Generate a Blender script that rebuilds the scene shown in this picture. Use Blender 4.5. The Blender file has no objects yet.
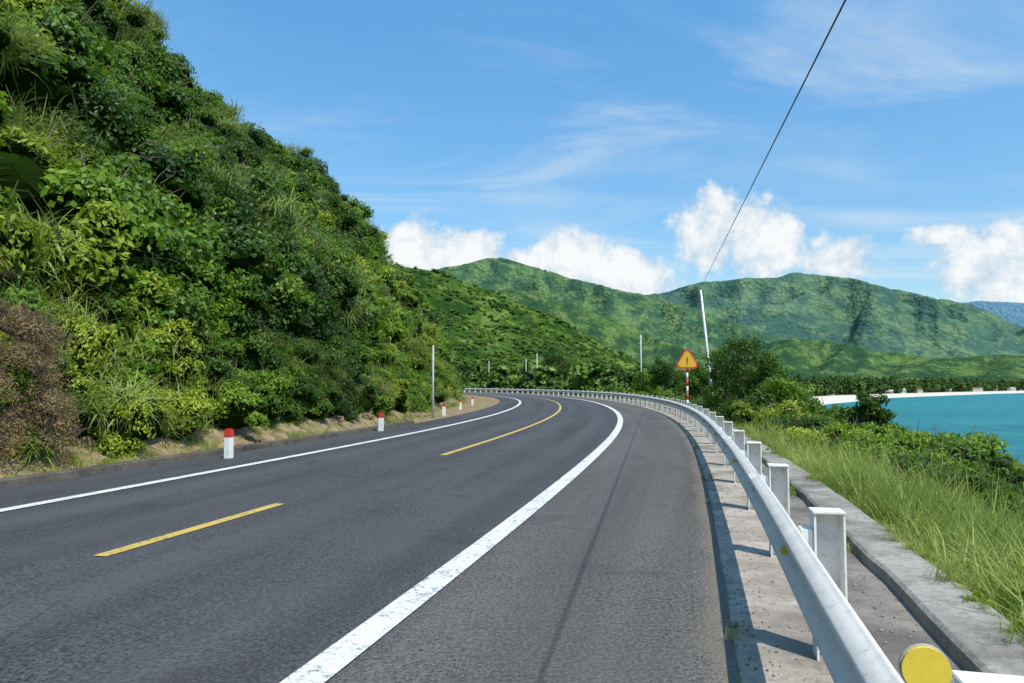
import bpy, bmesh, math, random
import numpy as np
from mathutils import Vector, noise, Matrix
random.seed(7); rng=np.random.default_rng(7)
sc=bpy.context.scene
sc.view_settings.view_transform='Standard'; sc.view_settings.look='None'; sc.view_settings.exposure=0
COL=sc.collection

# ------------------------------------------------------------ node helpers
class NT:
    def __init__(s,nt): s.nt=nt; s.N=nt.nodes; s.L=nt.links
    def n(s,t,**k):
        x=s.N.new(t)
        for a,b in k.items(): setattr(x,a,b)
        return x
    def put(s,sock,v):
        if v is None: return
        if isinstance(v,bpy.types.NodeSocket): s.L.new(v,sock)
        else: sock.default_value=v
    def m(s,op,a,b=None,c=None,clamp=False):
        x=s.n('ShaderNodeMath',operation=op,use_clamp=clamp)
        s.put(x.inputs[0],a); s.put(x.inputs[1],b); s.put(x.inputs[2],c)
        return x.outputs[0]
    def mix(s,f,a,b,mode='MIX'):
        x=s.n('ShaderNodeMix',data_type='RGBA',blend_type=mode)
        s.put(x.inputs[0],f); s.put(x.inputs[6],c4(a)); s.put(x.inputs[7],c4(b))
        return x.outputs[2]
    def noise(s,vec,scale,detail=5,rough=.55,dist=0):
        x=s.n('ShaderNodeTexNoise'); s.put(x.inputs['Vector'],vec)
        x.inputs['Scale'].default_value=scale; x.inputs['Detail'].default_value=detail
        x.inputs['Roughness'].default_value=rough; x.inputs['Distortion'].default_value=dist
        return x.outputs[0]
    def vor(s,vec,scale,out='Distance'):
        x=s.n('ShaderNodeTexVoronoi'); s.put(x.inputs['Vector'],vec); x.inputs['Scale'].default_value=scale
        return x.outputs[out]
    def rng(s,v,a,b,c=0.,d=1.,smooth=False):
        x=s.n('ShaderNodeMapRange'); 
        if smooth: x.interpolation_type='SMOOTHSTEP'
        s.put(x.inputs[0],v)
        for i,q in enumerate((a,b,c,d)): s.put(x.inputs[i+1],q)
        return x.outputs[0]
    def vscale(s,v,sx,sy,sz,rz=0):
        x=s.n('ShaderNodeMapping'); s.put(x.inputs[0],v); x.inputs['Scale'].default_value=(sx,sy,sz); x.inputs['Rotation'].default_value=(0,0,rz)
        return x.outputs[0]
    def bump(s,h,st,d=.02):
        x=s.n('ShaderNodeBump'); x.inputs['Strength'].default_value=st; x.inputs['Distance'].default_value=d
        s.put(x.inputs['Height'],h); return x.outputs[0]
def c4(v):
    if isinstance(v,(tuple,list)) and len(v)==3: return (*v,1.)
    return v
def material(name):
    m=bpy.data.materials.new(name); m.use_nodes=True; t=NT(m.node_tree)
    t.bsdf=t.N['Principled BSDF']; t.out=t.N['Material Output']
    t.tc=t.n('ShaderNodeTexCoord'); t.geo=t.n('ShaderNodeNewGeometry'); t.pos=t.geo.outputs['Position']
    t.uv=t.tc.outputs['UV']; t.obj=t.tc.outputs['Object']
    return m,t
def fin(t,col=None,rough=None,nrm=None,spec=None,metal=None):
    b=t.bsdf
    if col is not None: t.put(b.inputs['Base Color'],c4(col))
    if rough is not None: t.put(b.inputs['Roughness'],rough)
    if nrm is not None: t.put(b.inputs['Normal'],nrm)
    if spec is not None: b.inputs['Specular IOR Level'].default_value=spec
    if metal is not None: b.inputs['Metallic'].default_value=metal

# ------------------------------------------------------------ materials
def asphalt_like(t,base,var):
    n1=t.noise(t.pos,32,3,.8); n2=t.noise(t.pos,.35,4,.6); v=t.vor(t.pos,48)
    n3=t.noise(t.vscale(t.uv,1.2,.06,1),1.0,3,.6); n4=t.noise(t.pos,4,4,.7)
    c=t.mix(t.rng(n1,.38,.62),tuple(b*.35 for b in base),tuple(b*1.75 for b in base))
    c=t.mix(t.rng(v,.02,.28,.75,0),c,tuple(b*3.2 for b in base))
    c=t.mix(t.rng(n2,.35,.7,0,.6),c,tuple(b*var for b in base))
    c=t.mix(t.rng(n4,.5,.75,0,.5),c,tuple(b*1.5 for b in base))
    c=t.mix(t.rng(n3,.42,.72,0,.6),c,tuple(b*.55 for b in base))
    return c,n1
m_asph,t=material('asphalt')
su=t.n('ShaderNodeSeparateXYZ'); t.put(su.inputs[0],t.uv); U=su.outputs[0]
ca,n1=asphalt_like(t,(.060,.062,.066),1.4)
cb,_=asphalt_like(t,(.098,.093,.087),1.3)
edge=t.m('ADD',U,t.m('MULTIPLY',t.noise(t.pos,1.5,4),.25))
c=t.mix(t.rng(edge,3.35,3.6),ca,cb)
def track(c,o):
    d=t.m('ABSOLUTE',t.m('SUBTRACT',U,o)); return t.mix(t.rng(d,.1,.5,.25,0,True),c,(.10,.103,.107))
for o in (.85,2.35,-.8,-2.3): c=track(c,o)
c=t.mix(t.rng(t.m('ABSOLUTE',t.m('SUBTRACT',t.m('ADD',U,t.m('MULTIPLY',t.noise(t.pos,.9,4),.5)),5.75)),.0,.2,.6,0,True),c,(.19,.165,.13))
vc=t.n('ShaderNodeTexVoronoi',feature='DISTANCE_TO_EDGE'); vc.inputs['Scale'].default_value=.33
dd=t.n('ShaderNodeVectorMath',operation='ADD'); t.put(dd.inputs[0],t.pos)
nn=t.n('ShaderNodeTexNoise'); nn.inputs['Scale'].default_value=1.3; nn.inputs['Detail'].default_value=5
sm=t.n('ShaderNodeVectorMath',operation='SCALE'); t.put(sm.inputs[0],nn.outputs['Color']); sm.inputs['Scale'].default_value=1.6
t.put(dd.inputs[1],sm.outputs[0]); t.put(vc.inputs['Vector'],dd.outputs[0])
crk=t.rng(vc.outputs['Distance'],.0,.005,1,0); crk=t.m('MULTIPLY',crk,t.rng(t.noise(t.pos,.2,2),.48,.6))
c=t.mix(t.m('MULTIPLY',crk,.7),c,(.02,.02,.02))
st=t.rng(t.noise(t.pos,.9,4,.6),.58,.74,0,.6); c=t.mix(st,c,(.04,.038,.036))
fin(t,c,.88,t.bump(t.m('ADD',n1,t.m('MULTIPLY',t.vor(t.pos,48),.8)),.8,.012),.2)

def paint(name,col,wear=.62):
    m,t=material(name)
    n=t.noise(t.pos,22,6,.75); n2=t.noise(t.pos,2.2,4)
    w=t.rng(t.m('ADD',n,t.m('MULTIPLY',n2,.35)),wear+.12,wear+.24)
    c=t.mix(t.noise(t.pos,5,5),tuple(x*.72 for x in col),col)
    c=t.mix(t.m('MULTIPLY',w,.8),c,(.09,.09,.09))
    fin(t,c,.7,t.bump(t.noise(t.pos,70,3),.4,.004),.3); return m
m_white=paint('road_paint_white',(.74,.74,.72),.58); m_yel=paint('road_paint_yellow',(.62,.44,.11),.58)

def concrete(name,a,b,dirt=(.09,.08,.06),k=1.):
    m,t=material(name)
    n=t.noise(t.pos,2.,7,.65); n2=t.noise(t.pos,14,5,.7); n3=t.noise(t.pos,.7,4,.6)
    c=t.mix(t.rng(n,.35,.65),a,b); c=t.mix(t.rng(n2,.5,.75,0,.7*k),c,dirt); c=t.mix(t.rng(n3,.48,.62,0,.75*k),c,tuple(x*.5 for x in a))
    v=t.vor(t.pos,45); c=t.mix(t.rng(v,0,.2,.3,0),c,tuple(x*.5 for x in a))
    fin(t,c,.9,t.bump(t.m('ADD',n2,n),.8,.03),.2); return m
m_conc=concrete('weathered_concrete',(.25,.23,.205),(.40,.375,.33))
m_path=concrete('grey_brown_concrete',(.20,.18,.16),(.30,.27,.235),(.07,.06,.045))  # mottled grey-brown, darker than the parapet concrete
m_strip=concrete('sandy_concrete',(.32,.275,.225),(.46,.41,.345),(.12,.10,.07))
m_curb=concrete('dark_concrete',(.07,.06,.05),(.14,.12,.10),(.03,.035,.02))
m_rock,t=material('rock'); n=t.noise(t.pos,1.6,8,.65); fin(t,t.mix(t.rng(n,.35,.65),(.13,.085,.05),(.32,.23,.15)),.95,t.bump(n,.9,.2),.1)
m_grav,t=material('gravel'); fin(t,t.mix(t.geo.outputs['Random Per Island'],(.12,.10,.08),(.38,.34,.28)),.95)

m_rail,t=material('painted_galvanised_steel')
n=t.noise(t.pos,3,5,.6); n2=t.noise(t.pos,30,4,.7)
c=t.mix(t.rng(n,.4,.7),(.80,.76,.70),(.66,.63,.58)); c=t.mix(t.rng(n2,.56,.72,0,.5),c,(.34,.28,.20))
c=t.mix(t.rng(t.noise(t.vscale(t.pos,9,9,.8),1,5,.7),.55,.75,0,.5),c,(.38,.34,.28))
fin(t,c,.5,t.bump(n,.15,.02),.35,.0)
m_post,t=material('white_post_paint'); n=t.noise(t.pos,9,5,.65); n2=t.noise(t.pos,40,4,.7)
c=t.mix(t.rng(n,.5,.72,0,.6),(.80,.78,.74),(.42,.40,.35)); c=t.mix(t.rng(n2,.58,.7,0,.55),c,(.28,.20,.13))
fin(t,c,.6,t.bump(n,.2,.01))
def simple(name,col,rough=.5,metal=0.,var=.25,sc_=8):
    m,t=material(name); n=t.noise(t.pos,sc_,5,.6)
    fin(t,t.mix(t.rng(n,.35,.7),col,tuple(x*(1-var) for x in col)),rough,None,.4,metal); return m
m_red=simple('red_paint',(.62,.05,.03),.5); m_refl=simple('yellow_reflector',(.85,.60,.06),.3,0,.12,30); m_signy=simple('sign_yellow',(.75,.42,.03),.45,0,.1)
m_black=simple('black_paint',(.02,.02,.02)); m_steel=simple('pole_grey',(.5,.49,.47),.6); m_bolt=simple('bolt_steel',(.3,.29,.27),.4,.8)
m_wire=simple('black_cable',(.02,.02,.022),.5); m_roof=simple('terracotta_roof',(.25,.11,.07),.8); m_wall=simple('plaster_wall',(.5,.48,.43),.8)
m_bark,t=material('bark'); n=t.noise(t.vscale(t.obj,6,6,1.5),2,6,.7); fin(t,t.mix(n,(.07,.05,.035),(.22,.18,.14)),.9,t.bump(n,.8,.03),.2)

def leafmat(name,dark,mid,light,trans=.3,objr=.5,big_s=.16):
    m,t=material(name)
    oi=t.n('ShaderNodeObjectInfo').outputs['Random']; pi=t.geo.outputs['Random Per Island']
    big=t.noise(t.pos,big_s,1,.5)
    f=t.m('ADD',t.m('MULTIPLY',pi,.45),t.m('MULTIPLY',oi,objr)); f=t.m('ADD',f,t.m('MULTIPLY',t.m('SUBTRACT',big,.5),1.1))
    r=t.n('ShaderNodeValToRGB'); t.put(r.inputs[0],f); e=r.color_ramp.elements
    e[0].position=.05; e[0].color=(*dark,1); e[1].position=.95; e[1].color=(*light,1); q=e.new(.5); q.color=(*mid,1)
    fin(t,r.outputs[0],.5,None,.35)
    if trans>0:
        tr=t.n('ShaderNodeBsdfTranslucent'); t.put(tr.inputs[0],t.mix(.5,r.outputs[0],tuple(min(1,x*1.8) for x in light)))
        ms=t.n('ShaderNodeMixShader'); ms.inputs[0].default_value=trans
        t.L.new(t.bsdf.outputs[0],ms.inputs[1]); t.L.new(tr.outputs[0],ms.inputs[2]); t.L.new(ms.outputs[0],t.out.inputs[0])
    return m
L_green=leafmat('leaves_green',(.035,.09,.006),(.095,.19,.010),(.21,.32,.02))
L_deep=leafmat('leaves_deep_green',(.018,.046,.006),(.045,.105,.010),(.11,.19,.018))
L_yel=leafmat('leaves_yellow_green',(.12,.18,.010),(.22,.30,.018),(.36,.41,.04))
L_blade=leafmat('blade_leaves',(.08,.13,.02),(.17,.24,.035),(.31,.37,.10))
L_grass=leafmat('grass_blades',(.075,.14,.012),(.17,.25,.025),(.37,.39,.11))
L_dry=leafmat('dry_leaves',(.09,.055,.02),(.25,.165,.07),(.43,.32,.14),.2)
L_far=leafmat('far_leaves',(.04,.09,.008),(.08,.155,.012),(.14,.23,.025),0,.6,.02)
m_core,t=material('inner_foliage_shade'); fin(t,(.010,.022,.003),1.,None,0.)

m_hill,t=material('hillside_soil'); n=t.noise(t.pos,1.2,8,.65); n2=t.noise(t.pos,.3,4)
c=t.mix(t.rng(n,.4,.65),(.035,.055,.015),(.13,.10,.05)); c=t.mix(t.rng(n2,.45,.58),c,(.03,.055,.012)); fin(t,c,.95,t.bump(n,1,.3),.1)
m_verge,t=material('verge_soil'); n=t.noise(t.pos,2.5,8,.7); fin(t,t.mix(t.rng(n,.35,.6),(.10,.10,.04),(.34,.245,.15)),.95,t.bump(n,.8,.08),.1)
m_slope,t=material('grassy_soil'); n=t.noise(t.pos,1.5,6,.65); fin(t,t.mix(t.rng(n,.4,.65),(.05,.08,.015),(.12,.11,.05)),.95,t.bump(n,.8,.15),.1)
m_sand,t=material('beach_sand'); n=t.noise(t.pos,.05,6); fin(t,t.mix(n,(.55,.48,.38),(.66,.60,.50)),.9)
m_floor,t=material('valley_floor'); n=t.noise(t.pos,.02,6,.6); fin(t,t.mix(t.rng(n,.4,.6),(.05,.11,.02),(.14,.19,.04)),.95)
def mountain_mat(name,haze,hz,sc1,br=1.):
    m,t=material(name)
    n=t.noise(t.pos,.004*sc1,6,.62); n2=t.noise(t.pos,.016*sc1,7,.7); v=t.vor(t.pos,.07*sc1); n3=t.noise(t.pos,.10*sc1,4,.7)
    k=lambda c_: tuple(x*br for x in c_)
    c=t.mix(t.rng(n,.42,.58),k((.030,.082,.012)),k((.12,.195,.028)))
    c=t.mix(t.rng(n2,.53,.60,0,.6),c,k((.22,.28,.075))); c=t.mix(t.rng(n2,.50,.42,0,.85),c,k((.014,.048,.008)))
    c=t.mix(t.rng(v,.2,.75,0,.5),c,k((.014,.045,.007))); c=t.mix(t.rng(n3,.6,.72,0,.4),c,k((.25,.23,.11)))
    c=t.mix(hz,c,haze)  # distance haze tinted into the base colour
    h=t.m('ADD',t.m('MULTIPLY',v,-1.),t.m('MULTIPLY',n2,2.5))
    fin(t,c,1.,t.bump(h,.8,9/sc1),.0); return m
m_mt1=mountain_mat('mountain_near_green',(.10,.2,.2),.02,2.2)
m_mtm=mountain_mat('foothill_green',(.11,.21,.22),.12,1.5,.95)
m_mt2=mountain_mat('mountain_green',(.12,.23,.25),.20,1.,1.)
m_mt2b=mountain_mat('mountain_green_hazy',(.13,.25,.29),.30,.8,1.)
m_mt3=mountain_mat('mountain_far_hazy',(.12,.25,.36),.75,.5)
m_sea,t=material('sea_water')
n=t.noise(t.vscale(t.pos,.012,.05,.05),1,5,.6); n5=t.noise(t.vscale(t.pos,.12,.35,.3,.5),1,6,.75)
c=t.mix(t.rng(n,.35,.65),(.008,.13,.15),(.02,.205,.215)); c=t.mix(t.rng(n5,.45,.62,0,.6),c,(.045,.28,.29)); c=t.mix(t.rng(n5,.68,.74,0,.5),c,(.5,.6,.6)); c=t.mix(t.rng(n5,.48,.36,0,.6),c,(.003,.09,.12))
w=t.noise(t.vscale(t.pos,.3,.8,1),1,8,.75); fin(t,c,.45,t.bump(w,1.,.8),.15)
m_foam=simple('surf_foam',(.7,.75,.75),.8)

# ------------------------------------------------------------ mesh helpers
def obj(name,verts,faces,mats,smooth=False,midx=None,uv=None,link=True,parent=None):
    me=bpy.data.meshes.new(name); me.from_pydata([tuple(v) for v in verts],[],[tuple(f) for f in faces])
    for m in (mats if isinstance(mats,(list,tuple)) else [mats]): me.materials.append(m)
    if midx is not None: me.polygons.foreach_set('material_index',np.array(midx,dtype=np.int32))
    if smooth: me.polygons.foreach_set('use_smooth',np.ones(len(me.polygons),dtype=bool))
    if uv is not None:
        l=me.uv_layers.new(name='UVMap'); vi=np.empty(len(me.loops),dtype=np.int32); me.loops.foreach_get('vertex_index',vi)
        l.data.foreach_set('uv',np.array(uv,dtype=np.float32)[vi].ravel())
    me.update(); o=bpy.data.objects.new(name,me)
    if link: COL.objects.link(o)
    if parent: o.parent=parent
    return o
def empty(name,loc=(0,0,0)):
    e=bpy.data.objects.new(name,None); e.location=loc; COL.objects.link(e); return e
def gridfaces(nr,nc,off=0):
    return [(off+i*nc+j,off+i*nc+j+1,off+(i+1)*nc+j+1,off+(i+1)*nc+j) for i in range(nr-1) for j in range(nc-1)]
class MB:
    def __init__(s): s.v=[];s.f=[];s.m=[]
    def add(s,v,f,mi=0):
        o=len(s.v); s.v+= [tuple(x) for x in v]; s.f+=[tuple(i+o for i in q) for q in f]; s.m+=[mi]*len(f)
    def tube(s,pts,rad,n=8,mi=0,cap=True):
        pts=[Vector(p) for p in pts]; vs=[]
        for i,p in enumerate(pts):
            d=(pts[min(i+1,len(pts)-1)]-pts[max(i-1,0)]).normalized()
            a=d.orthogonal().normalized() if abs(d.z)<.99 else Vector((1,0,0)); a=(a-d*a.dot(d)).normalized(); b=d.cross(a)
            r=rad[i] if hasattr(rad,'__len__') else rad
            for k in range(n): an=2*math.pi*k/n; vs.append(p+a*r*math.cos(an)+b*r*math.sin(an))
        f=[(i*n+k,i*n+(k+1)%n,(i+1)*n+(k+1)%n,(i+1)*n+k) for i in range(len(pts)-1) for k in range(n)]
        if cap: f+= [tuple(range(n-1,-1,-1)),tuple(range((len(pts)-1)*n,len(pts)*n))]
        s.add(vs,f,mi)
    def box(s,c,size,rot=0,mi=0,bev=.0):
        bm=bmesh.new(); bmesh.ops.create_cube(bm,size=1)
        bmesh.ops.scale(bm,vec=size,verts=bm.verts)
        if bev: bmesh.ops.bevel(bm,geom=bm.edges[:],offset=bev,segments=2,affect='EDGES')
        bmesh.ops.rotate(bm,cent=(0,0,0),matrix=Matrix.Rotation(rot,3,'Z'),verts=bm.verts); bmesh.ops.translate(bm,vec=c,verts=bm.verts)
        bm.verts.index_update(); s.add([v.co[:] for v in bm.verts],[[v.index for v in f.verts] for f in bm.faces],mi); bm.free()
    def blob(s,c,r,mi=0,sub=2,sq=.8,amp=.25):
        bm=bmesh.new(); bmesh.ops.create_icosphere(bm,subdivisions=sub,radius=1); c=Vector(c)
        for v in bm.verts:
            k=1+amp*noise.noise(v.co*2+c*3); v.co=Vector((v.co.x*r*k,v.co.y*r*k,v.co.z*r*k*sq))+c
        bm.verts.index_update(); s.add([v.co[:] for v in bm.verts],[[v.index for v in f.verts] for f in bm.faces],mi); bm.free()
    def obj(s,name,mats,smooth=False,parent=None,link=True): return obj(name,s.v,s.f,mats,smooth,s.m,parent=parent,link=link)

# ------------------------------------------------------------ road alignment
HS=[-60,5,20,30,45,66,86,320]; HT=[16.5,14.5,12,9.3,5,0,-6.5,-90]
ds=.25; SS=np.arange(-60,320,ds); TH=np.radians(np.interp(SS,HS,HT))
CX=np.concatenate([[0],np.cumsum(np.sin(TH)*ds)[:-1]]); CY=np.concatenate([[0],np.cumsum(np.cos(TH)*ds)[:-1]])
i5=int((5+60)/ds); CX+= -4.25-CX[i5]; CY+= 5-CY[i5]
def P(s,o,z=0.):
    th=np.interp(s,SS,TH); return (np.interp(s,SS,CX)+o*np.cos(th), np.interp(s,SS,CY)-o*np.sin(th), z)
def head(s): return float(np.interp(s,SS,TH))
def strip(name,mat,s0,s1,prof,step=1.,smooth=False,jit=0.,parent=None):
    n=max(2,int(round((s1-s0)/step))+1); vs=[];uv=[]
    for s in np.linspace(s0,s1,n):
        for (o,z) in prof:
            jo=jit*(noise.noise(Vector((s*.9,o,3)))+.6*noise.noise(Vector((s*3.7,o,9)))) if jit else 0
            vs.append(P(s,o+jo,z)); uv.append((o,s))
    f=[(a,d,c,b) for a,b,c,d in gridfaces(n,len(prof))]
    f=[tuple(reversed(q)) for q in f]
    return obj(name,vs,f,mat,smooth,uv=uv,parent=parent)

strip('road',m_asph,-40,318,[(-4.95,0),(-3,.005),(0,.01),(3,.005),(5.48,.001),(5.56,-.004)],.5,jit=.012)
mk=empty('road_markings')
strip('right_edge_line',m_white,-40,318,[(3.19,.018),(3.42,.018)],1,parent=mk)
strip('left_edge_line',m_white,-40,318,[(-3.22,.018),(-3.02,.018)],1,parent=mk)
k=0
for a,b in [(-22,-17),(-7.5,-2.5),(6.8,9.8),(16.5,318)]:
    strip('centre_dash_%d'%k,m_yel,a,b,[(-.075,.018),(.075,.018)],.75,parent=mk); k+=1
strip('rail_foundation_strip',m_strip,-40,318,[(5.35,-.014),(5.6,-.016),(6.25,-.016)],.5)
strip('footpath',m_path,-40,318,[(6.22,-.05),(6.23,.035),(6.80,.035)],.5,jit=.02)
strip('concrete_parapet',m_conc,-40,318,[(6.76,-.02),(6.78,.11),(6.81,.13),(7.20,.13),(7.25,.10),(7.3,-1.2)],.5,jit=.03)
strip('drainage_kerb',m_curb,-40,29,[(-4.9,-.02),(-4.93,.11),(-4.97,.13),(-5.14,.13),(-5.18,.09),(-5.2,-.05)],.5,jit=.04)

# ------------------------------------------------------------ hillside
def flare(s): return float(np.interp(s,[-60,26,45,90,320],[0,0,2.0,3.0,3.0]))
def Hs(s): return float(np.interp(s,[-60,10,25,45,60,85,105,130,160,220],[.86,.86,.88,.93,.95,.97,.72,.40,.22,.12]))
def hillz(s,L):
    x=max(0,L-.9)
    h=np.interp(x,[0,1.2,3,11,30,60],[0,1.2,4.2,16.0,23,30])
    p=Vector((s*.06,L*.06,1)); q=Vector((s*.25,L*.25,5))
    h=h*(1+.16*noise.noise(p)+.2*noise.noise(q))*Hs(s)
    return float(h)+(.12*noise.noise(Vector((s,L,0))))*min(1,max(L,0))
def HP(s,L): 
    x,y,_=P(s,-(5.25+flare(s))-L); return (x,y,hillz(s,L)-.03)
vs=[];sv=np.arange(-40,260,1.0); lv=list(np.arange(-0,14,.7))+list(np.arange(14,60,2.5))
for s in sv:
    vs.append(P(s,-4.9,-.02))
    for L in lv: vs.append(HP(s,L))
f=gridfaces(len(sv),len(lv)+1); mi=[0 if (i%(len(lv)))<3 else 1 for i in range(len(f))]
obj('hillside_terrain',vs,f,[m_verge,m_hill],True,mi)

# ------------------------------------------------------------ seaward slope
def slz(s,R):
    far=np.interp(s,[0,70,110,320],[0,0,1,1])
    a=np.interp(R,[0,1,6,12,22,34,60,90],[-.15,-.45,-2.0,-4.6,-9.0,-13.9,-16,-16]); b=np.interp(R,[0,1,15,35,60,90],[-.15,-.3,-1.2,-4,-11,-13.6])
    return float(a*(1-far)+b*far)+.35*noise.noise(Vector((s*.12,R*.15,8)))*min(1,R/3)
def SP(s,R): x,y,_=P(s,7.28+R); return (x,y,slz(s,R))
sv=np.arange(-40,318,1.5); rv=list(np.arange(0,20,.8))+list(np.arange(20,92,3.))
vs=[SP(s,R) for s in sv for R in rv]
obj('seaward_slope',vs,gridfaces(len(sv),len(rv)),m_slope,True)

# ------------------------------------------------------------ sea, beach, plain
def shore(y): return float(np.interp(y,[0,100,200,350,540,800,1080,1330,1700,2600],[-60,10,50,125,232,420,700,985,1600,4500]))
ys=list(np.arange(90,2600,20.)); cols=[(0,-14.3),(5,-13.6),(14,-12.9),(48,-11.0),(52,-10.8),(300,-10),(900,-9),(4000,-9)]
vs=[];
for y in ys:
    for c_,z in cols:
        w=(1+.3*noise.noise(Vector((y*.008,0,0)))) if c_<100 else 1
        vs.append((shore(y)-c_*w*1.1+6*noise.noise(Vector((y*.02,1,0))),y,z))
f=gridfaces(len(ys),len(cols)); nc=len(cols)-1
obj('beach_and_plain',vs,f,[m_sand,m_floor],True,[0 if (i%nc)<4 else 1 for i in range(len(f))])
vs=[]
for y in ys:
    b=shore(y)+6*noise.noise(Vector((y*.02,1,0)))
    vs+= [(b+3*(.4+.8*abs(noise.noise(Vector((y*.03,4,0))))),y,-13.58),(b-6,y,-13.52)]
obj('surf',vs,gridfaces(len(ys),2),m_foam)
obj('sea',[(-9000,-9000,-13.6),(9000,-9000,-13.6),(9000,9000,-13.6),(-9000,9000,-13.6)],[(0,1,2,3)],m_sea)

# ------------------------------------------------------------ mountains
F=720.
def mountain(name,mat,r0,rc,r1,sil,seed,amp,nf,na=260,nr=110,octv=4):
    px=[p[0] for p in sil]; el=[(384-p[1])/F for p in sil]
    az=np.linspace(math.atan((px[0]-512)/F),math.atan((px[-1]-512)/F),na)
    rr=np.linspace(r0,r1,nr); Z=np.zeros((na,nr)); prof=np.interp(rr,[r0,rc,r1],[0,1,.55]); prof=prof**1.15
    tx=np.array([math.tan(a)*F+512 for a in az]); target=np.interp(tx,px,el)
    kk=np.hanning(13); kk/=kk.sum(); target=np.convolve(np.pad(target,6,mode='edge'),kk,'valid')*np.cos(az)
    target+=np.array([.003*noise.noise(Vector((x*.025,seed,0)))+.0013*noise.noise(Vector((x*.08,seed,3))) for x in tx])*np.clip(target/.05,0,1)
    for i,a in enumerate(az):
        for j,r in enumerate(rr):
            x=r*math.sin(a);y=r*math.cos(a); p=Vector((x*nf,y*nf,seed))
            w=Vector((noise.noise(p*.7),noise.noise(p*.7+Vector((9,9,9))),0))
            rd=noise.ridged_multi_fractal(p+w*.6,1.05,2.1,octv,1.,2.)
            rd=1.2+1.1*math.tanh((rd-1.2)/1.1)
            Z[i,j]=prof[j]*max(.1,1+amp*(rd-1.2))
    for _ in range(2): Z[1:-1]=(Z[:-2]+2*Z[1:-1]+Z[2:])/4
    mx=(Z/rr[None,:]).max(1); mx=np.maximum(mx,mx.mean()*.55); fac=target/np.maximum(mx,1e-6)
    k=np.hanning(5); k/=k.sum(); fac=np.convolve(np.pad(fac,2,mode='edge'),k,'valid')
    Z=Z*fac[:,None]
    vs=[(r*math.sin(a),r*math.cos(a),-12+Z[i,j]+13.6*prof[j]) for i,a in enumerate(az) for j,r in enumerate(rr)]
    return obj(name,vs,[tuple(reversed(q)) for q in gridfaces(na,nr)],mat,True),vs,nr
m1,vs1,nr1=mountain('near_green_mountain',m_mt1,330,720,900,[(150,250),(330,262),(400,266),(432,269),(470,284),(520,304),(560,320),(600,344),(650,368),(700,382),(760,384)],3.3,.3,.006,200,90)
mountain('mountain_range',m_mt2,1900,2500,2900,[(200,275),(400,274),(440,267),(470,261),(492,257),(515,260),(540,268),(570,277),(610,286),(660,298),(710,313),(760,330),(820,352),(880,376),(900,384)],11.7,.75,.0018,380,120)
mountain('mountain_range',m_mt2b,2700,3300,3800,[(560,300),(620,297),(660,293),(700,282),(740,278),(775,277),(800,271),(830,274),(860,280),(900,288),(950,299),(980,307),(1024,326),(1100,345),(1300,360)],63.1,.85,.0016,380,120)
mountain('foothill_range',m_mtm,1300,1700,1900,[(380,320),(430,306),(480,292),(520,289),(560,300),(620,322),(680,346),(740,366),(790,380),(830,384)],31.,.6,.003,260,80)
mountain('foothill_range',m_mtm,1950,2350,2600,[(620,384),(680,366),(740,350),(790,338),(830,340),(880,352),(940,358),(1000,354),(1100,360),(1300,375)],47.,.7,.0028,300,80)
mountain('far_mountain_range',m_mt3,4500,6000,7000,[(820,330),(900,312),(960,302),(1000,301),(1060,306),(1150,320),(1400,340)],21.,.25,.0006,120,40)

# ------------------------------------------------------------ plant assets
def leafcloud(mb,C,D,L,W,mi,jit=.35):
    C=np.array(C);D=np.array(D); n=len(C)
    nm=D+rng.normal(0,.55,(n,3)); nm/=np.linalg.norm(nm,axis=1)[:,None]
    t=rng.normal(0,1,(n,3)); t[:,2]-=.5; t-= (t*nm).sum(1)[:,None]*nm; t/=np.linalg.norm(t,axis=1)[:,None]
    b=np.cross(nm,t); l=(L*rng.uniform(1-jit,1+jit,n))[:,None]; w=(W*rng.uniform(1-jit,1+jit,n))[:,None]
    v=np.stack([C-t*l/2,C+b*w/2-t*l*.08,C+t*l/2-nm*l*.12,C-b*w/2-t*l*.08],1).reshape(-1,3)
    o=len(mb.v); mb.v+=[tuple(x) for x in v]; mb.f+=[(o+4*i,o+4*i+1,o+4*i+2,o+4*i+3) for i in range(n)]; mb.m+=[mi]*n
def crownpts(n,ncl,rad=(1,1,.85),clr=(.28,.5),bottom=-.3,core=None,cmi=2):
    C=[];D=[]
    for c in range(ncl):
        while True:
            d=rng.normal(0,1,3); d/=np.linalg.norm(d)
            if d[2]>bottom: break
        cc=d*np.array(rad)*rng.uniform(.45,.9); r=rng.uniform(*clr)
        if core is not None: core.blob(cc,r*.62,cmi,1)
        m=n//ncl; q=rng.normal(0,1,(m,3)); q/=np.linalg.norm(q,axis=1)[:,None]; q[:,2]=np.where(q[:,2]<-.3,-q[:,2],q[:,2])
        rr=r*rng.uniform(.6,1.2,m)[:,None]; C.append(cc+q*rr*np.array([1,1,.8])); D.append(q*.7+d*.5)
    return np.concatenate(C),np.concatenate(D)
A=bpy.data.collections.new('plant_sources'); G=bpy.data.collections.new('grass_sources'); FT=bpy.data.collections.new('far_tree_sources')
def twigs(mb,n,r,mi,rad=.015):
    for _ in range(n):
        d=rng.normal(0,1,3); d[2]=abs(d[2])+.4; d/=np.linalg.norm(d); p=[np.zeros(3)]
        for k in range(4): p.append(p[-1]+d*r/4+rng.normal(0,.06*r,3))
        mb.tube(p,[rad*2,rad*1.6,rad*1.2,rad*.8,rad*.3],4,mi,False)
specs=[('leafy_bush_a',L_green,2400,11,.13,.08),('leafy_bush_b',L_green,2700,14,.11,.065),('leafy_bush_c',L_deep,2400,10,.13,.07),
       ('leafy_bush_d',L_yel,2300,12,.12,.055),('leafy_bush_e',L_deep,2600,16,.095,.058)]
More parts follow.
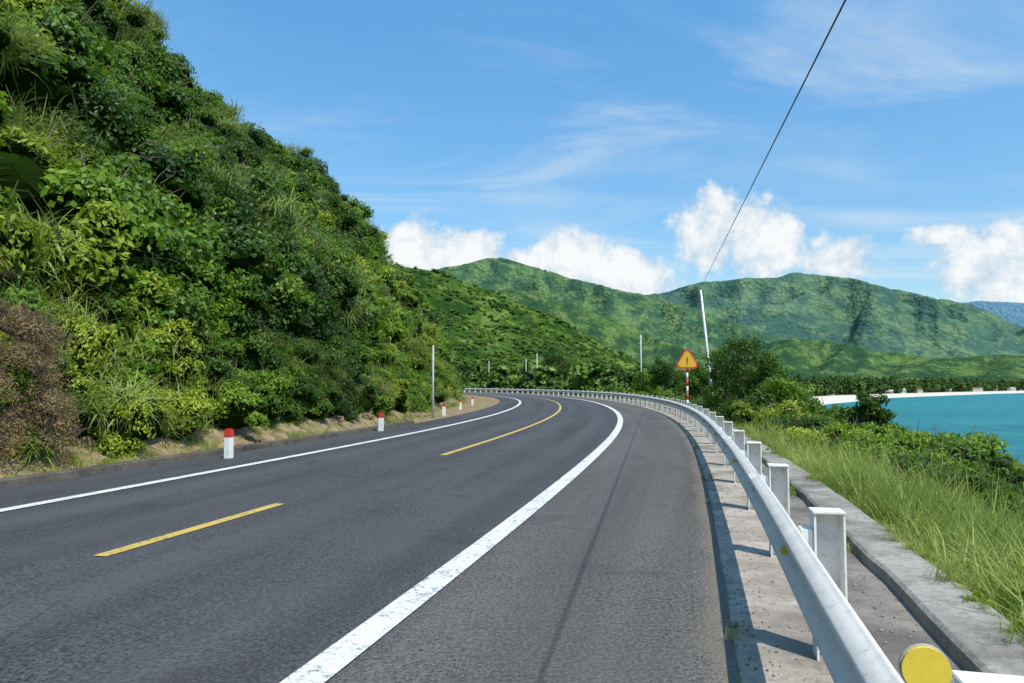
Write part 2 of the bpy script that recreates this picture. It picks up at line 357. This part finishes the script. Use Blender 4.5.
for nme,m,n,nc_,l,w in specs:
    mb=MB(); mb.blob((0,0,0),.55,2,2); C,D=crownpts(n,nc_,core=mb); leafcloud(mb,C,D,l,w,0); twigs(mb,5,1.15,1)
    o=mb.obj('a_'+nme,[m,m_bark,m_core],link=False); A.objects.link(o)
def blades(mb,n,length,width,el=(40,85),seg=5,spread=.15,droop=1.,mi=0):
    for _ in range(n):
        az=random.uniform(0,6.283); e=math.radians(random.uniform(*el)); l=length*random.uniform(.55,1.15); w=width*random.uniform(.7,1.2)
        p=Vector((random.gauss(0,spread),random.gauss(0,spread),0)); h=Vector((math.cos(az),math.sin(az),0)); sd=Vector((-h.y,h.x,0)); vs=[]
        dr=droop*random.uniform(.4,1.5)
        for k in range(seg+1):
            tt=k/seg; ww=w*(1-tt**1.7)*(.6+.8*min(tt*3,.5)); vs+= [p-sd*ww/2,p+sd*ww/2]
            ee=e-dr*tt*1.6; p=p+(h*math.cos(ee)+Vector((0,0,1))*math.sin(ee))*l/seg
        mb.add(vs,[(2*k,2*k+1,2*k+3,2*k+2) for k in range(seg)],mi)
mb=MB(); mb.blob((0,0,.1),.35,1,1); blades(mb,190,1.2,.045,(20,88),5,.25,1.2); o=mb.obj('b_blade_tuft',[L_blade,m_core],link=False); A.objects.link(o)   # idx5
mb=MB(); mb.blob((0,0,.2),.45,1,1)
for _ in range(9):   # idx6
    b=Vector((random.gauss(0,.45),random.gauss(0,.45),random.uniform(-.3,.9))); sub=MB(); blades(sub,50,.7,.025,(10,80),4,.05,1.9); mb.add([Vector(v)+b for v in sub.v],sub.f,0)
o=mb.obj('c_feathery',[L_blade,m_core],link=False); A.objects.link(o)
mb=MB(); C,D=crownpts(1300,10); leafcloud(mb,C,D,.08,.035,0); twigs(mb,60,1.25,1,.007); o=mb.obj('d_dry_bush',[L_dry,m_bark],link=False); A.objects.link(o) # idx7
for i in range(3):
    mb=MB(); blades(mb,70,1.0,.02,(50,88),4,.2,.8); o=mb.obj('g_%d'%i,[L_grass],link=False); G.objects.link(o)
mb=MB(); blades(mb,60,.6,.03,(35,80),4,.1,1.); o=mb.obj('g_3',[L_grass],link=False); G.objects.link(o)
mb=MB(); C,D=crownpts(500,8,(.45,.45,.4),(.12,.2),0); leafcloud(mb,C,D,.085,.05,0); o=mb.obj('g_4',[L_yel],link=False); G.objects.link(o)
for i,(m,hh) in enumerate([(L_far,1.),(L_far,1.2),(L_deep,1.6)]):
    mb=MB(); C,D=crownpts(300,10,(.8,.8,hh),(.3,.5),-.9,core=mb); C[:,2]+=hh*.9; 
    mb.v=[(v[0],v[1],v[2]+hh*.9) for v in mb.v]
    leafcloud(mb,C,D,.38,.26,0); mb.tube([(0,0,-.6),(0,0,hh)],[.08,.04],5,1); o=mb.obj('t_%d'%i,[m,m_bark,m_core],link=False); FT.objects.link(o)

def scatter(name,coll,pts):
    a=np.array(pts,dtype=np.float64); me=bpy.data.meshes.new(name); me.vertices.add(len(a)); me.vertices.foreach_set('co',a[:,:3].ravel().astype(np.float32))
    for nm,sl in (('rot',a[:,3:6]),('scl',a[:,6:9])):
        at=me.attributes.new(nm,'FLOAT_VECTOR','POINT'); at.data.foreach_set('vector',sl.ravel().astype(np.float32))
    at=me.attributes.new('idx','INT','POINT'); at.data.foreach_set('value',a[:,9].astype(np.int32))
    o=bpy.data.objects.new(name,me); COL.objects.link(o)
    ng=bpy.data.node_groups.new(name,'GeometryNodeTree'); ng.interface.new_socket('Geometry',in_out='INPUT',socket_type='NodeSocketGeometry'); ng.interface.new_socket('Geometry',in_out='OUTPUT',socket_type='NodeSocketGeometry')
    N=ng.nodes;L=ng.links; gi=N.new('NodeGroupInput');go=N.new('NodeGroupOutput'); mp=N.new('GeometryNodeMeshToPoints'); ip=N.new('GeometryNodeInstanceOnPoints')
    ci=N.new('GeometryNodeCollectionInfo'); ci.inputs['Collection'].default_value=coll; ci.inputs['Separate Children'].default_value=True; ci.inputs['Reset Children'].default_value=True
    def na(n,ty):
        x=N.new('GeometryNodeInputNamedAttribute'); x.data_type=ty; x.inputs['Name'].default_value=n; return [q for q in x.outputs if q.enabled and q.name=='Attribute'][0]
    er=N.new('FunctionNodeEulerToRotation')
    L.new(gi.outputs[0],mp.inputs['Mesh']); L.new(mp.outputs[0],ip.inputs['Points']); L.new(ci.outputs[0],ip.inputs['Instance']); ip.inputs['Pick Instance'].default_value=True
    L.new(na('idx','INT'),ip.inputs['Instance Index']); L.new(na('rot','FLOAT_VECTOR'),er.inputs[0]); L.new(er.outputs[0],ip.inputs['Rotation']); L.new(na('scl','FLOAT_VECTOR'),ip.inputs['Scale'])
    L.new(ip.outputs[0],go.inputs[0]); md=o.modifiers.new('scatter','NODES'); md.node_group=ng; return o
U_=random.uniform
def pt(p,s,idx,tilt=.3,up=0.,asp=1.): 
    k=s*U_(.85,1.15); return (p[0],p[1],p[2]+up,U_(-tilt,tilt),U_(-tilt,tilt),U_(0,6.28),k,s*U_(.85,1.15),s*asp*U_(.8,1.2),idx)
# hillside foliage
pts=[]
def hillplant(s,L):
    p=HP(s,L)
    big=noise.noise(Vector((s*.09,L*.12,33)))
    r=U_(.6,1.1) if L<3.5 else U_(.7,1.9)
    r*=np.interp(s,[0,60,160],[.9,1.15,1.7])
    sel=random.random()
    if big>.15: idx=5 if sel<.6 else (3 if sel<.8 else 0)
    elif big<-.28: idx=random.choice([2,4,4,6,1])
    else: idx=random.choices([0,1,2,3,4,5,6,7],[5,5,2.8,2.4,2.0,1.8,.9,.4])[0]
    if idx==5: r=min(r,1.3)
    x,y,z=p; z+=U_(-.1,.8)*r
    if L<2.2: r=min(r,.8)
    pts.append(pt((x,y,z),r,idx,.5))
for _ in range(2800): hillplant(5+165*random.random()**1.35,1.2+17*random.random()**1.15)
for _ in range(420): hillplant(U_(9,42),U_(1.3,7.5))
for _ in range(280):   # emergent crowns
    s=8+150*random.random(); L=U_(4,14); x,y,z=HP(s,L); h=U_(1.0,2.9)
    k=random.choice([0,1,2,4,1,5,5,3])
    for q in range(3): pts.append(pt((x+U_(-.7,.7),y+U_(-.7,.7),z+h+U_(-.9,.5)),U_(.55,1.25) if k!=5 else U_(.6,1.1),k,.5))
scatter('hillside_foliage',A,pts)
pts=[]
for _ in range(110):
    s=U_(8.0,12.6); x,y,z=HP(s,U_(.9,2.6)); pts.append(pt((x,y,z+U_(0,1.9)),U_(.3,.65),7,.5))
scatter('dry_bush',A,pts)
pts=[]
for _ in range(2100):
    s=4+110*random.random()**1.3; L=U_(-.15,1.9)+ (U_(-.5,flare(s)*.4) if s>30 else 0)
    if noise.noise(Vector((s*.35,L,44)))<-.1: continue
    x,y,z=HP(s,max(L-.0,-.1)); pts.append(pt((x,y,z-.03),U_(.15,.5) if L>.2 else U_(.1,.25),random.choice([3,3,4,0,1]),.2))
scatter('verge_weeds',G,pts)
pts=[]
for _ in range(8800):
    s=-2+72*random.random()**1.5; R=.05+12*random.random()**1.15
    x,y,z=SP(s,R); dens=noise.noise(Vector((s*.25,R*.25,2)))
    if random.random()<.2 and dens<0: continue
    pts.append(pt((x,y,z-.05),U_(.6,1.05)*(1+.6*dens)*(.55 if R<.4 else 1),random.choices([0,1,2,3,4],[4,4,4,2.5,3.2])[0],.3))
scatter('tall_grass',G,pts)
pts=[]
for _ in range(1500):
    s=-2+60*random.random()**1.3
    o=random.choice([5.57,6.76,6.76,6.76,7.2,7.2,6.24]); g=noise.noise(Vector((s*.5,o,0)))
    if g<-.03: continue
    x,y,_=P(s,o+random.gauss(0,.05)); pts.append(pt((x,y,.11 if o>7 else .02),U_(.06,.26)*(.5 if o<6.5 else 1.1),random.choice([0,1,3,3,4]),.3))
scatter('kerb_weeds',G,pts)
pts=[]
for _ in range(580):
    s=20+81*random.random(); R=U_(1.2,6+ (s-18)*.2); x,y,z=SP(s,R); pts.append(pt((x,y,z+U_(.1,.8)),U_(.55,1.2),random.choice([0,1,2,2,3,1,0,4]),.3))
for _ in range(230):
    s=U_(9,30); R=U_(2.6,11); x,y,z=SP(s,R)
    if noise.noise(Vector((s*.3,R*.3,70)))<-.1: continue
    pts.append(pt((x,y,z+.4),U_(.35,.85),random.choice([0,1,3,2,4]),.3))
for _ in range(300):
    s=6+85*random.random(); R=U_(12,32); x,y,z=SP(s,R); pts.append(pt((x,y,z+.1),U_(.7,1.3),random.choice([0,1,2,4,3]),.3))
scatter('slope_bushes',A,pts)
pts=[]
for _ in range(800):
    s=U_(84,315); R=1.5+55*random.random()**1.2; x,y,z=SP(s,R); pts.append(pt((x,y,z-.2),U_(.7,2.0),random.choice([0,0,1,1,2]),.1))
for _ in range(26):
    s=U_(105,150); R=U_(4,18); x,y,z=SP(s,R); pts.append(pt((x,y,z),U_(2.,3.2),random.choice([0,1,1]),.1))
for _ in range(2300):
    y=U_(330,1700); b=shore(y)-58; x=b-abs(random.gauss(0,55)); pts.append(pt((x,y,-10.5),U_(2.6,6.2),random.choice([1,2,2]),.05,0,1.15))
for _ in range(2200):
    y=U_(170,1300); x=U_(-.25*y,shore(y)-70); pts.append(pt((x,y,-10),U_(2.5,5.),random.choice([0,1,1]),.05))
scatter('distant_trees',FT,pts)
pts=[]; V=vs1
for _ in range(11000):
    v=random.choice(V); pts.append(pt((v[0]+U_(-3,3),v[1]+U_(-3,3),v[2]-2.0),U_(1.5,3.5),random.choice([0,0,0,1]),.1,0,.65))
scatter('mountain_forest',FT,pts)

# houses of the distant beach village
for k in range(22):
    y=U_(620,1500); b=shore(y)-56-U_(0,14); e=empty('beach_house',(b,y,-10.9)); e.rotation_euler=(0,0,U_(-.6,.6)); W_=U_(7,13); D_=U_(6,9); H_=U_(3,6)
    mb=MB(); mb.box((0,0,H_/2),(W_,D_,H_)); mb.obj('walls',[m_wall],parent=e)
    mb=MB(); w2,d2=W_/2+.5,D_/2+.5; mb.add([(-w2,-d2,H_),(w2,-d2,H_),(w2,d2,H_),(-w2,d2,H_),(-w2,0,H_+2),(w2,0,H_+2)],[(0,1,5,4),(2,3,4,5),(0,4,3),(1,2,5),(3,2,1,0)]); mb.obj('roof',[random.choice([m_roof,m_steel])],parent=e)
    mb=MB(); 
    for q in (-.3,0,.3): mb.box((q*W_,-D_/2-.03,H_*.5),(1.1,.05,1.4))
    mb.obj('windows',[m_black],parent=e)

# ------------------------------------------------------------ individual trees
def tree(name,x,y,zb,H,R,leafm,n=5200,ls=.13,lean=(0,0)):
    e=empty(name,(x,y,zb)); mb=MB(); top=Vector((lean[0],lean[1],H*.7))
    mb.tube([(0,0,-.3),top*.35+Vector((.05,.03,0)),top*.7,top],[.03*H,.024*H,.018*H,.008*H],8)
    C=[];D=[]; nl=13
    for i in range(nl):
        hf=.3+.62*(i+.5)/nl
        a=i*2.4+U_(-.3,.3); st=top*min(.95,hf*.9); rr=R*U_(.4,.95)*(1.15-.75*abs(hf-.5)*1.4); tip=Vector((math.cos(a)*rr+lean[0],math.sin(a)*rr+lean[1],H*hf))
        mid=(st+tip)/2+Vector((0,0,.04*H)); mb.tube([st,mid,tip],[.012*H,.008*H,.003*H],5,0,False)
        for k in range(4):
            c=np.array(tip)*np.array([U_(.4,1.05)]*2+[1])+rng.normal(0,.15*R,3); m=n//(nl*4); q=rng.normal(0,1,(m,3)); q/=np.linalg.norm(q,axis=1)[:,None]
            C.append(c+q*(R*.27*rng.uniform(.3,1.15,m))[:,None]*np.array([1,1,.8])); D.append(q)
    mb.obj('trunk_and_limbs',[m_bark],True,parent=e); mc=MB(); leafcloud(mc,np.concatenate(C),np.concatenate(D),ls,ls*.6,0); mc.obj('crown',[leafm],parent=e); return e
def tpx(name,px,d,topy,H,R,lm,**k):
    x=(px-512)/F*d; zt=1.6+(384-topy)/F*d; return tree(name,x,d,zt-H,H,R,lm,**k)
tpx('broadleaf_tree',752,33,337,5.4,2.0,L_deep,n=13000)
tpx('broadleaf_tree',725,37,350,4.5,1.4,L_green,n=9000)
tpx('broadleaf_tree',784,30,376,4.0,1.5,L_green,n=9000)
tpx('broadleaf_tree',812,27,392,3.6,1.2,L_green,n=8000)
tpx('broadleaf_tree',868,25,388,4.4,1.0,L_deep,n=9000)
tpx('broadleaf_tree',838,26,408,3.3,1.0,L_green,n=7000)
tpx('broadleaf_tree',894,27,424,2.8,.9,L_deep,n=6000)
tpx('broadleaf_tree',950,19,430,3.0,.55,L_deep,n=5500,ls=.1)
tpx('broadleaf_tree',1003,17,452,2.6,.55,L_deep,n=5500,ls=.1)
tpx('broadleaf_tree',664,75,360,4.,2.0,L_deep,ls=.2)
tpx('broadleaf_tree',700,62,366,4.,1.8,L_green,ls=.2)
tpx('broadleaf_tree',646,85,368,4.,2.0,L_green,ls=.2)
tpx('broadleaf_tree',556,135,346,8.,3.4,L_deep,ls=.32)
tpx('broadleaf_tree',580,140,358,6.,2.8,L_green,ls=.3)

# ------------------------------------------------------------ guardrail
gr=empty('guardrail')
raw=[(.0,.755),(.012,.745),(.03,.735),(.075,.712),(.085,.69),(.075,.668),(.02,.632),(.008,.6),(.02,.568),(.075,.532),(.085,.51),(.075,.488),(.03,.465),(.012,.455),(.0,.445)]
vs=[]; sv=np.concatenate([np.arange(-20,40,.5),np.arange(40,318,1.5)])
for s in sv:
    for d,z in raw: vs.append(P(s,5.92-d,z+.012*noise.noise(Vector((s*.3,0,0)))))
o=obj('w_beam',vs,gridfaces(len(sv),len(raw)),m_rail,True,parent=gr); md=o.modifiers.new('t','SOLIDIFY'); md.thickness=.006; md.offset=0
mb=MB(); bolts=MB(); s=5.9-9*2.55; disc=MB(); i=0
while s<316:
    h=-head(s)+U_(-.03,.03); hz=U_(-.008,.008)
    for (o_,w_,l_) in ((6.02,.012,.15),(6.18,.012,.15),(6.10,.15,.012)):
        ss=s+(.07 if l_==.012 else 0); a=P(ss,o_); mb.box((a[0],a[1],.385+hz),(w_,l_,.89),h,0)
    a=P(s,6.10); mb.box((a[0],a[1],.837+hz),(.185,.165,.014),h,0,.003)
    a=P(s,5.975); mb.box((a[0],a[1],.62),(.075,.10,.24),h,0,.006)
    d=Vector((math.sin(head(s)),math.cos(head(s)),0))
    if s<30:
        a=P(s,5.915); b=P(s,5.87); bolts.tube([(a[0],a[1],.6),(b[0],b[1],.6)],.018,6)
    if i%2==0 and s<40:
        vv=[P(s+e_,5.92-.005-q[0],q[1]+.001) for e_ in (-.16,.16) for q in raw]; mb.add(vv,gridfaces(2,len(raw)),0)
        for e_ in (-.1,.1):
            for zz in (.655,.545):
                a=P(s+e_,5.88); b=P(s+e_,5.865); bolts.tube([(a[0],a[1],zz),(b[0],b[1],zz)],.012,6)
    if s<60:
        if abs(s-3.35)<.2:
            a=P(s-.09,5.905); c0=Vector((a[0],a[1],.89)); disc.tube([c0,c0+d*.012],.056,28,0); disc.tube([c0+d*.0125,c0+d*.02],.059,28,1); disc.box(c0+d*.03+Vector((0,0,-.06)),(.03,.012,.16),h,1)
        elif i%2==1:
            a=P(s-.03,5.855); c0=Vector((a[0],a[1],.6)); disc.tube([c0,c0+d*.01],.026,16,0); disc.tube([c0+d*.0105,c0+d*.016],.028,16,1)
    s+=2.55; i+=1
mb.obj('posts',[m_post],parent=gr); bolts.obj('bolts',[m_bolt],parent=gr); disc.obj('reflectors',[m_refl,m_steel],parent=gr)

# ------------------------------------------------------------ marker posts
for s,o_ in [(15.0,-4.35),(24.3,-4.6),(37,-5.6),(46,-6.3),(56,-6.7)]:
    x,y,_=P(s,o_); e=empty('marker_post',(x,y,0)); h=-head(s)
    mb=MB(); mb.box((0,0,.19),(.15,.15,.52),0,0,.012); mb.obj('body',[m_post],parent=e)
    mb=MB(); mb.box((0,0,.53),(.153,.153,.16),0,0,.012); mb.box((0,0,.62),(.11,.11,.03),0,0,.012); mb.obj('red_top',[m_red],parent=e)
    e.rotation_euler=(U_(-.03,.03),U_(-.03,.03),h)

# ------------------------------------------------------------ warning sign
d=32; sx=(687-512)/F*d; e=empty('warning_sign',(sx,d,0)); e.rotation_euler=(0,0,math.radians(-6))
mb=MB(); z=-.6; k=0
while z<2.3: mb.tube([(0,0,z),(0,0,z+.3)],.045,12,k%2,True); z+=.3; k+=1
mb.obj('striped_post',[m_post,m_red],True,parent=e)
def tri(r,y0,y1,cz,mi,mb):
    pts=[]
    for q in range(3):
        a=math.radians(90+120*q)
        for da in (-14,-5,5,14): aa=a+math.radians(da); rr=r*(.86 if abs(da)==14 else .93); pts.append((math.cos(aa)*rr,math.sin(aa)*rr))
    n=len(pts); v=[(p[0],y0,cz+p[1]) for p in pts]+[(p[0],y1,cz+p[1]) for p in pts]
    mb.add(v,[tuple(range(n)),tuple(range(2*n-1,n-1,-1))]+[(i,i+n,(i+1)%n+n,(i+1)%n) for i in range(n)],mi)
cz=2.62; mb=MB(); tri(.56,-.055,-.05,cz,0,mb); tri(.46,-.062,-.057,cz,1,mb); mb.box((0,-.066,cz+.04),(.05,.004,.22),0,2); mb.box((0,-.066,cz-.14),(.05,.004,.05),0,2)
mb.box((-.0,-.03,cz),(.5,.03,.04),0,3); mb.obj('triangle_plate',[m_red,m_signy,m_black,m_steel],parent=e)

# ------------------------------------------------------------ utility poles + cable
def pole(x,y,zb,zt,r=.09,lean=(0,0),arm=True,mat=None):
    e=empty('utility_pole',(x,y,zb)); mb=MB(); H=zt-zb
    mb.tube([(0,0,-.5),(lean[0]*.5,lean[1]*.5,H*.5),(lean[0],lean[1],H)],[r*1.2,r,r*.75],12); mb.obj('shaft',[mat or m_steel],True,parent=e)
    if arm:
        mb=MB(); mb.box((lean[0],lean[1],H-.25),(.5,.06,.06),0,0,.005); mb.tube([(lean[0],lean[1],H),(lean[0],lean[1],H+.16)],[.04,.03],8); mb.obj('bracket_and_insulator',[m_steel],parent=e)
    return Vector((x+lean[0],y+lean[1],zt+.12))
tp=pole(11.3,40,-1.2,6.85,.07,(-.75,0),False,m_post)
p2=pole(-3.78,34.5,-.1,3.45,.05,(0,0),False)
p3=pole((641-512)/F*85,85,-1,7.4,.10)
p4=pole((537-512)/F*165,165,-2,8.6,.12); p5=pole((526-512)/F*185,185,-2,8.0,.12); p6=pole((489-512)/F*230,230,-2,9,.13)
q=Vector(((850-512)/F*6,6,1.6+384/F*6)); dirv=(q-tp)/(tp.y-q.y); back=tp+dirv*55
pole(back.x,back.y,-.2,back.z-.1,.1)
def cable(a,b,r,sag,mbx):
    mbx.tube([a.lerp(b,t_)-Vector((0,0,sag*4*t_*(1-t_))) for t_ in np.linspace(0,1,40)],r,6)
mb=MB(); cable(tp,back,.0085,.0,mb); cable(tp+Vector((0,0,-.1)),p3,.008,.5,mb); cable(p3,p4,.01,1.,mb); cable(p4,p5,.01,.3,mb); cable(p5,p6,.01,.6,mb); mb.obj('overhead_cable',[m_wire])

# ------------------------------------------------------------ rocks
def rocks(name,lst,mat,sub=3):
    mb=MB()
    for (x,y,z,r) in lst:
        bm=bmesh.new(); bmesh.ops.create_icosphere(bm,subdivisions=sub,radius=r); o3=Vector((x,y,z))
        for v in bm.verts:
            nn_=noise.noise(v.co*(1.3/r)+o3)+.5*noise.noise(v.co*(3/r)+o3); v.co*=1+.45*nn_; v.co.z*=.7; v.co+=o3
        bm.verts.index_update(); mb.add([v.co[:] for v in bm.verts],[[v.index for v in f.verts] for f in bm.faces]); bm.free()
    mb.obj(name,[mat])
l=[]
for _ in range(130):
    s=U_(10,75); x,y,z=HP(s,U_(.1,2.6)); l.append((x,y,z-.03,U_(.05,.22)))
for _ in range(26):
    s=U_(20,36); x,y,z=HP(s,U_(1.2,2.6)); l.append((x,y,z-.05,U_(.2,.45)))
rocks('roadside_rocks',l,m_rock)
rocks('slope_rocks',[(13.6,20.5,-1.6,.6),(14.2,21.5,-1.9,.5),(9.6,11.5,-.5,.3)],m_rock)
l=[]
for _ in range(1400):
    s=2+28*random.random()**1.4; o_=5.55+abs(random.gauss(0,.22))*random.choice([1,1,-.7])
    x,y,_=P(s,o_); l.append((x,y,.004 if o_<5.5 else (-.01 if o_<6.2 else .04),U_(.003,.011)))
for _ in range(350):
    s=2+25*random.random(); x,y,_=P(s,U_(6.3,6.8)); l.append((x,y,.04,U_(.004,.014)))
rocks('gravel_debris',l,m_grav,1)

# ------------------------------------------------------------ world
w=bpy.data.worlds.new('World'); sc.world=w; w.use_nodes=True; t=NT(w.node_tree); bg=t.N['Background']; out=t.N['World Output']
try: w.cycles.sampling_method='NONE'
except Exception as ex: print(ex)
sd=Vector((.60,-.80,0)).normalized(); el=math.radians(58); sundir=Vector((sd.x*math.cos(el),sd.y*math.cos(el),math.sin(el)))
sky=t.n('ShaderNodeTexSky',sky_type='NISHITA'); sky.sun_disc=False; sky.sun_elevation=el; sky.sun_rotation=math.atan2(sd.x,sd.y); sky.air_density=1.; sky.dust_density=.3; sky.ozone_density=1.5
tc=t.n('ShaderNodeTexCoord'); g=tc.outputs['Generated']; sp=t.n('ShaderNodeSeparateXYZ'); t.put(sp.inputs[0],g); X,Y,Z=sp.outputs
tint=t.mix(t.rng(Z,.08,.5),(.98,1.15,1.17),(.88,1.66,1.9)); skc=t.mix(1.,sky.outputs[0],tint,'MULTIPLY')
bg.inputs[1].default_value=.124; t.L.new(skc,bg.inputs[0])
az=t.m('MULTIPLY',t.m('ARCTAN2',X,Y),57.2958); elv=t.m('MULTIPLY',t.m('ARCSINE',Z),57.2958)
n1=t.noise(g,9,6,.6,.3); n2=t.noise(g,30,5,.62)
blobs=[(-8,9.8,3.8,3.0),(-3.2,10.2,3.4,2.8),(1.,9.6,3,1.6),(4.8,9.8,3.4,2.6),(9.5,8.6,5,2.2),(15.2,11.0,3.4,4.0),(19.5,10.6,4.2,3.3),(24.5,9.2,4.4,2.6),(31,10.2,3,1.0),(34,8,5.,3.0),(46,8,7,3),(-30,10,9,3),(90,10,16,5),(180,10,20,5)]
mask=None
for a0,e0,wa,he in blobs:
    dx=t.m('DIVIDE',t.m('SUBTRACT',az,a0),wa); dy=t.m('DIVIDE',t.m('SUBTRACT',elv,e0),he)
    r=t.m('SUBTRACT',1.,t.m('SQRT',t.m('ADD',t.m('MULTIPLY',dx,dx),t.m('MULTIPLY',dy,dy)))); mask=r if mask is None else t.m('MAXIMUM',mask,r)
mk_=t.m('ADD',mask,t.m('ADD',t.m('MULTIPLY',t.m('SUBTRACT',n1,.5),2.0),t.m('MULTIPLY',t.m('SUBTRACT',n2,.5),1.2)))
cm=t.rng(mk_,.0,.5,0,.95,True)
shade=t.m('ADD',t.m('MULTIPLY',t.m('SUBTRACT',n2,.42),2.2),t.m('MULTIPLY',mk_,.6))
ccol=t.mix(t.rng(shade,.0,.8),(.55,.69,.82),(.97,.98,.98))
zz=t.m('MAXIMUM',Z,.06); cx=t.m('DIVIDE',X,zz); cy=t.m('DIVIDE',Y,zz); cb=t.n('ShaderNodeCombineXYZ'); t.put(cb.inputs[0],cx); t.put(cb.inputs[1],cy)
ci1=t.noise(t.vscale(cb.outputs[0],.55,.9,1,.5),1.0,6,.62,.8); ci2=t.noise(t.vscale(cb.outputs[0],.3,.4,1,0),1.3,2,.5)
cir=t.m('MULTIPLY',t.rng(ci1,.42,.78,0,1,True),t.rng(ci2,.38,.58,.12,.6,True))
b2=t.n('ShaderNodeBackground'); t.put(b2.inputs[0],(.85,.91,.96,1)); b2.inputs[1].default_value=.95
b3=t.n('ShaderNodeBackground'); t.put(b3.inputs[0],ccol); b3.inputs[1].default_value=1.
s1=t.n('ShaderNodeMixShader'); t.put(s1.inputs[0],cir); t.L.new(bg.outputs[0],s1.inputs[1]); t.L.new(b2.outputs[0],s1.inputs[2])
s2=t.n('ShaderNodeMixShader'); t.put(s2.inputs[0],cm); t.L.new(s1.outputs[0],s2.inputs[1]); t.L.new(b3.outputs[0],s2.inputs[2]); t.L.new(s2.outputs[0],out.inputs[0])
sl=bpy.data.lights.new('sun','SUN'); sl.energy=5.; sl.angle=math.radians(.5); sl.color=(1,.95,.85); so=bpy.data.objects.new('sun',sl); COL.objects.link(so); so.rotation_euler=sundir.to_track_quat('Z','Y').to_euler()

cam=bpy.data.cameras.new('camera'); cam.sensor_width=36; cam.lens=F/1024*36; cam.clip_start=.05; cam.clip_end=30000
co=bpy.data.objects.new('camera',cam); COL.objects.link(co); co.location=(0,0,1.6); co.rotation_euler=(math.radians(90)+math.atan(42.5/F),0,0); sc.camera=co
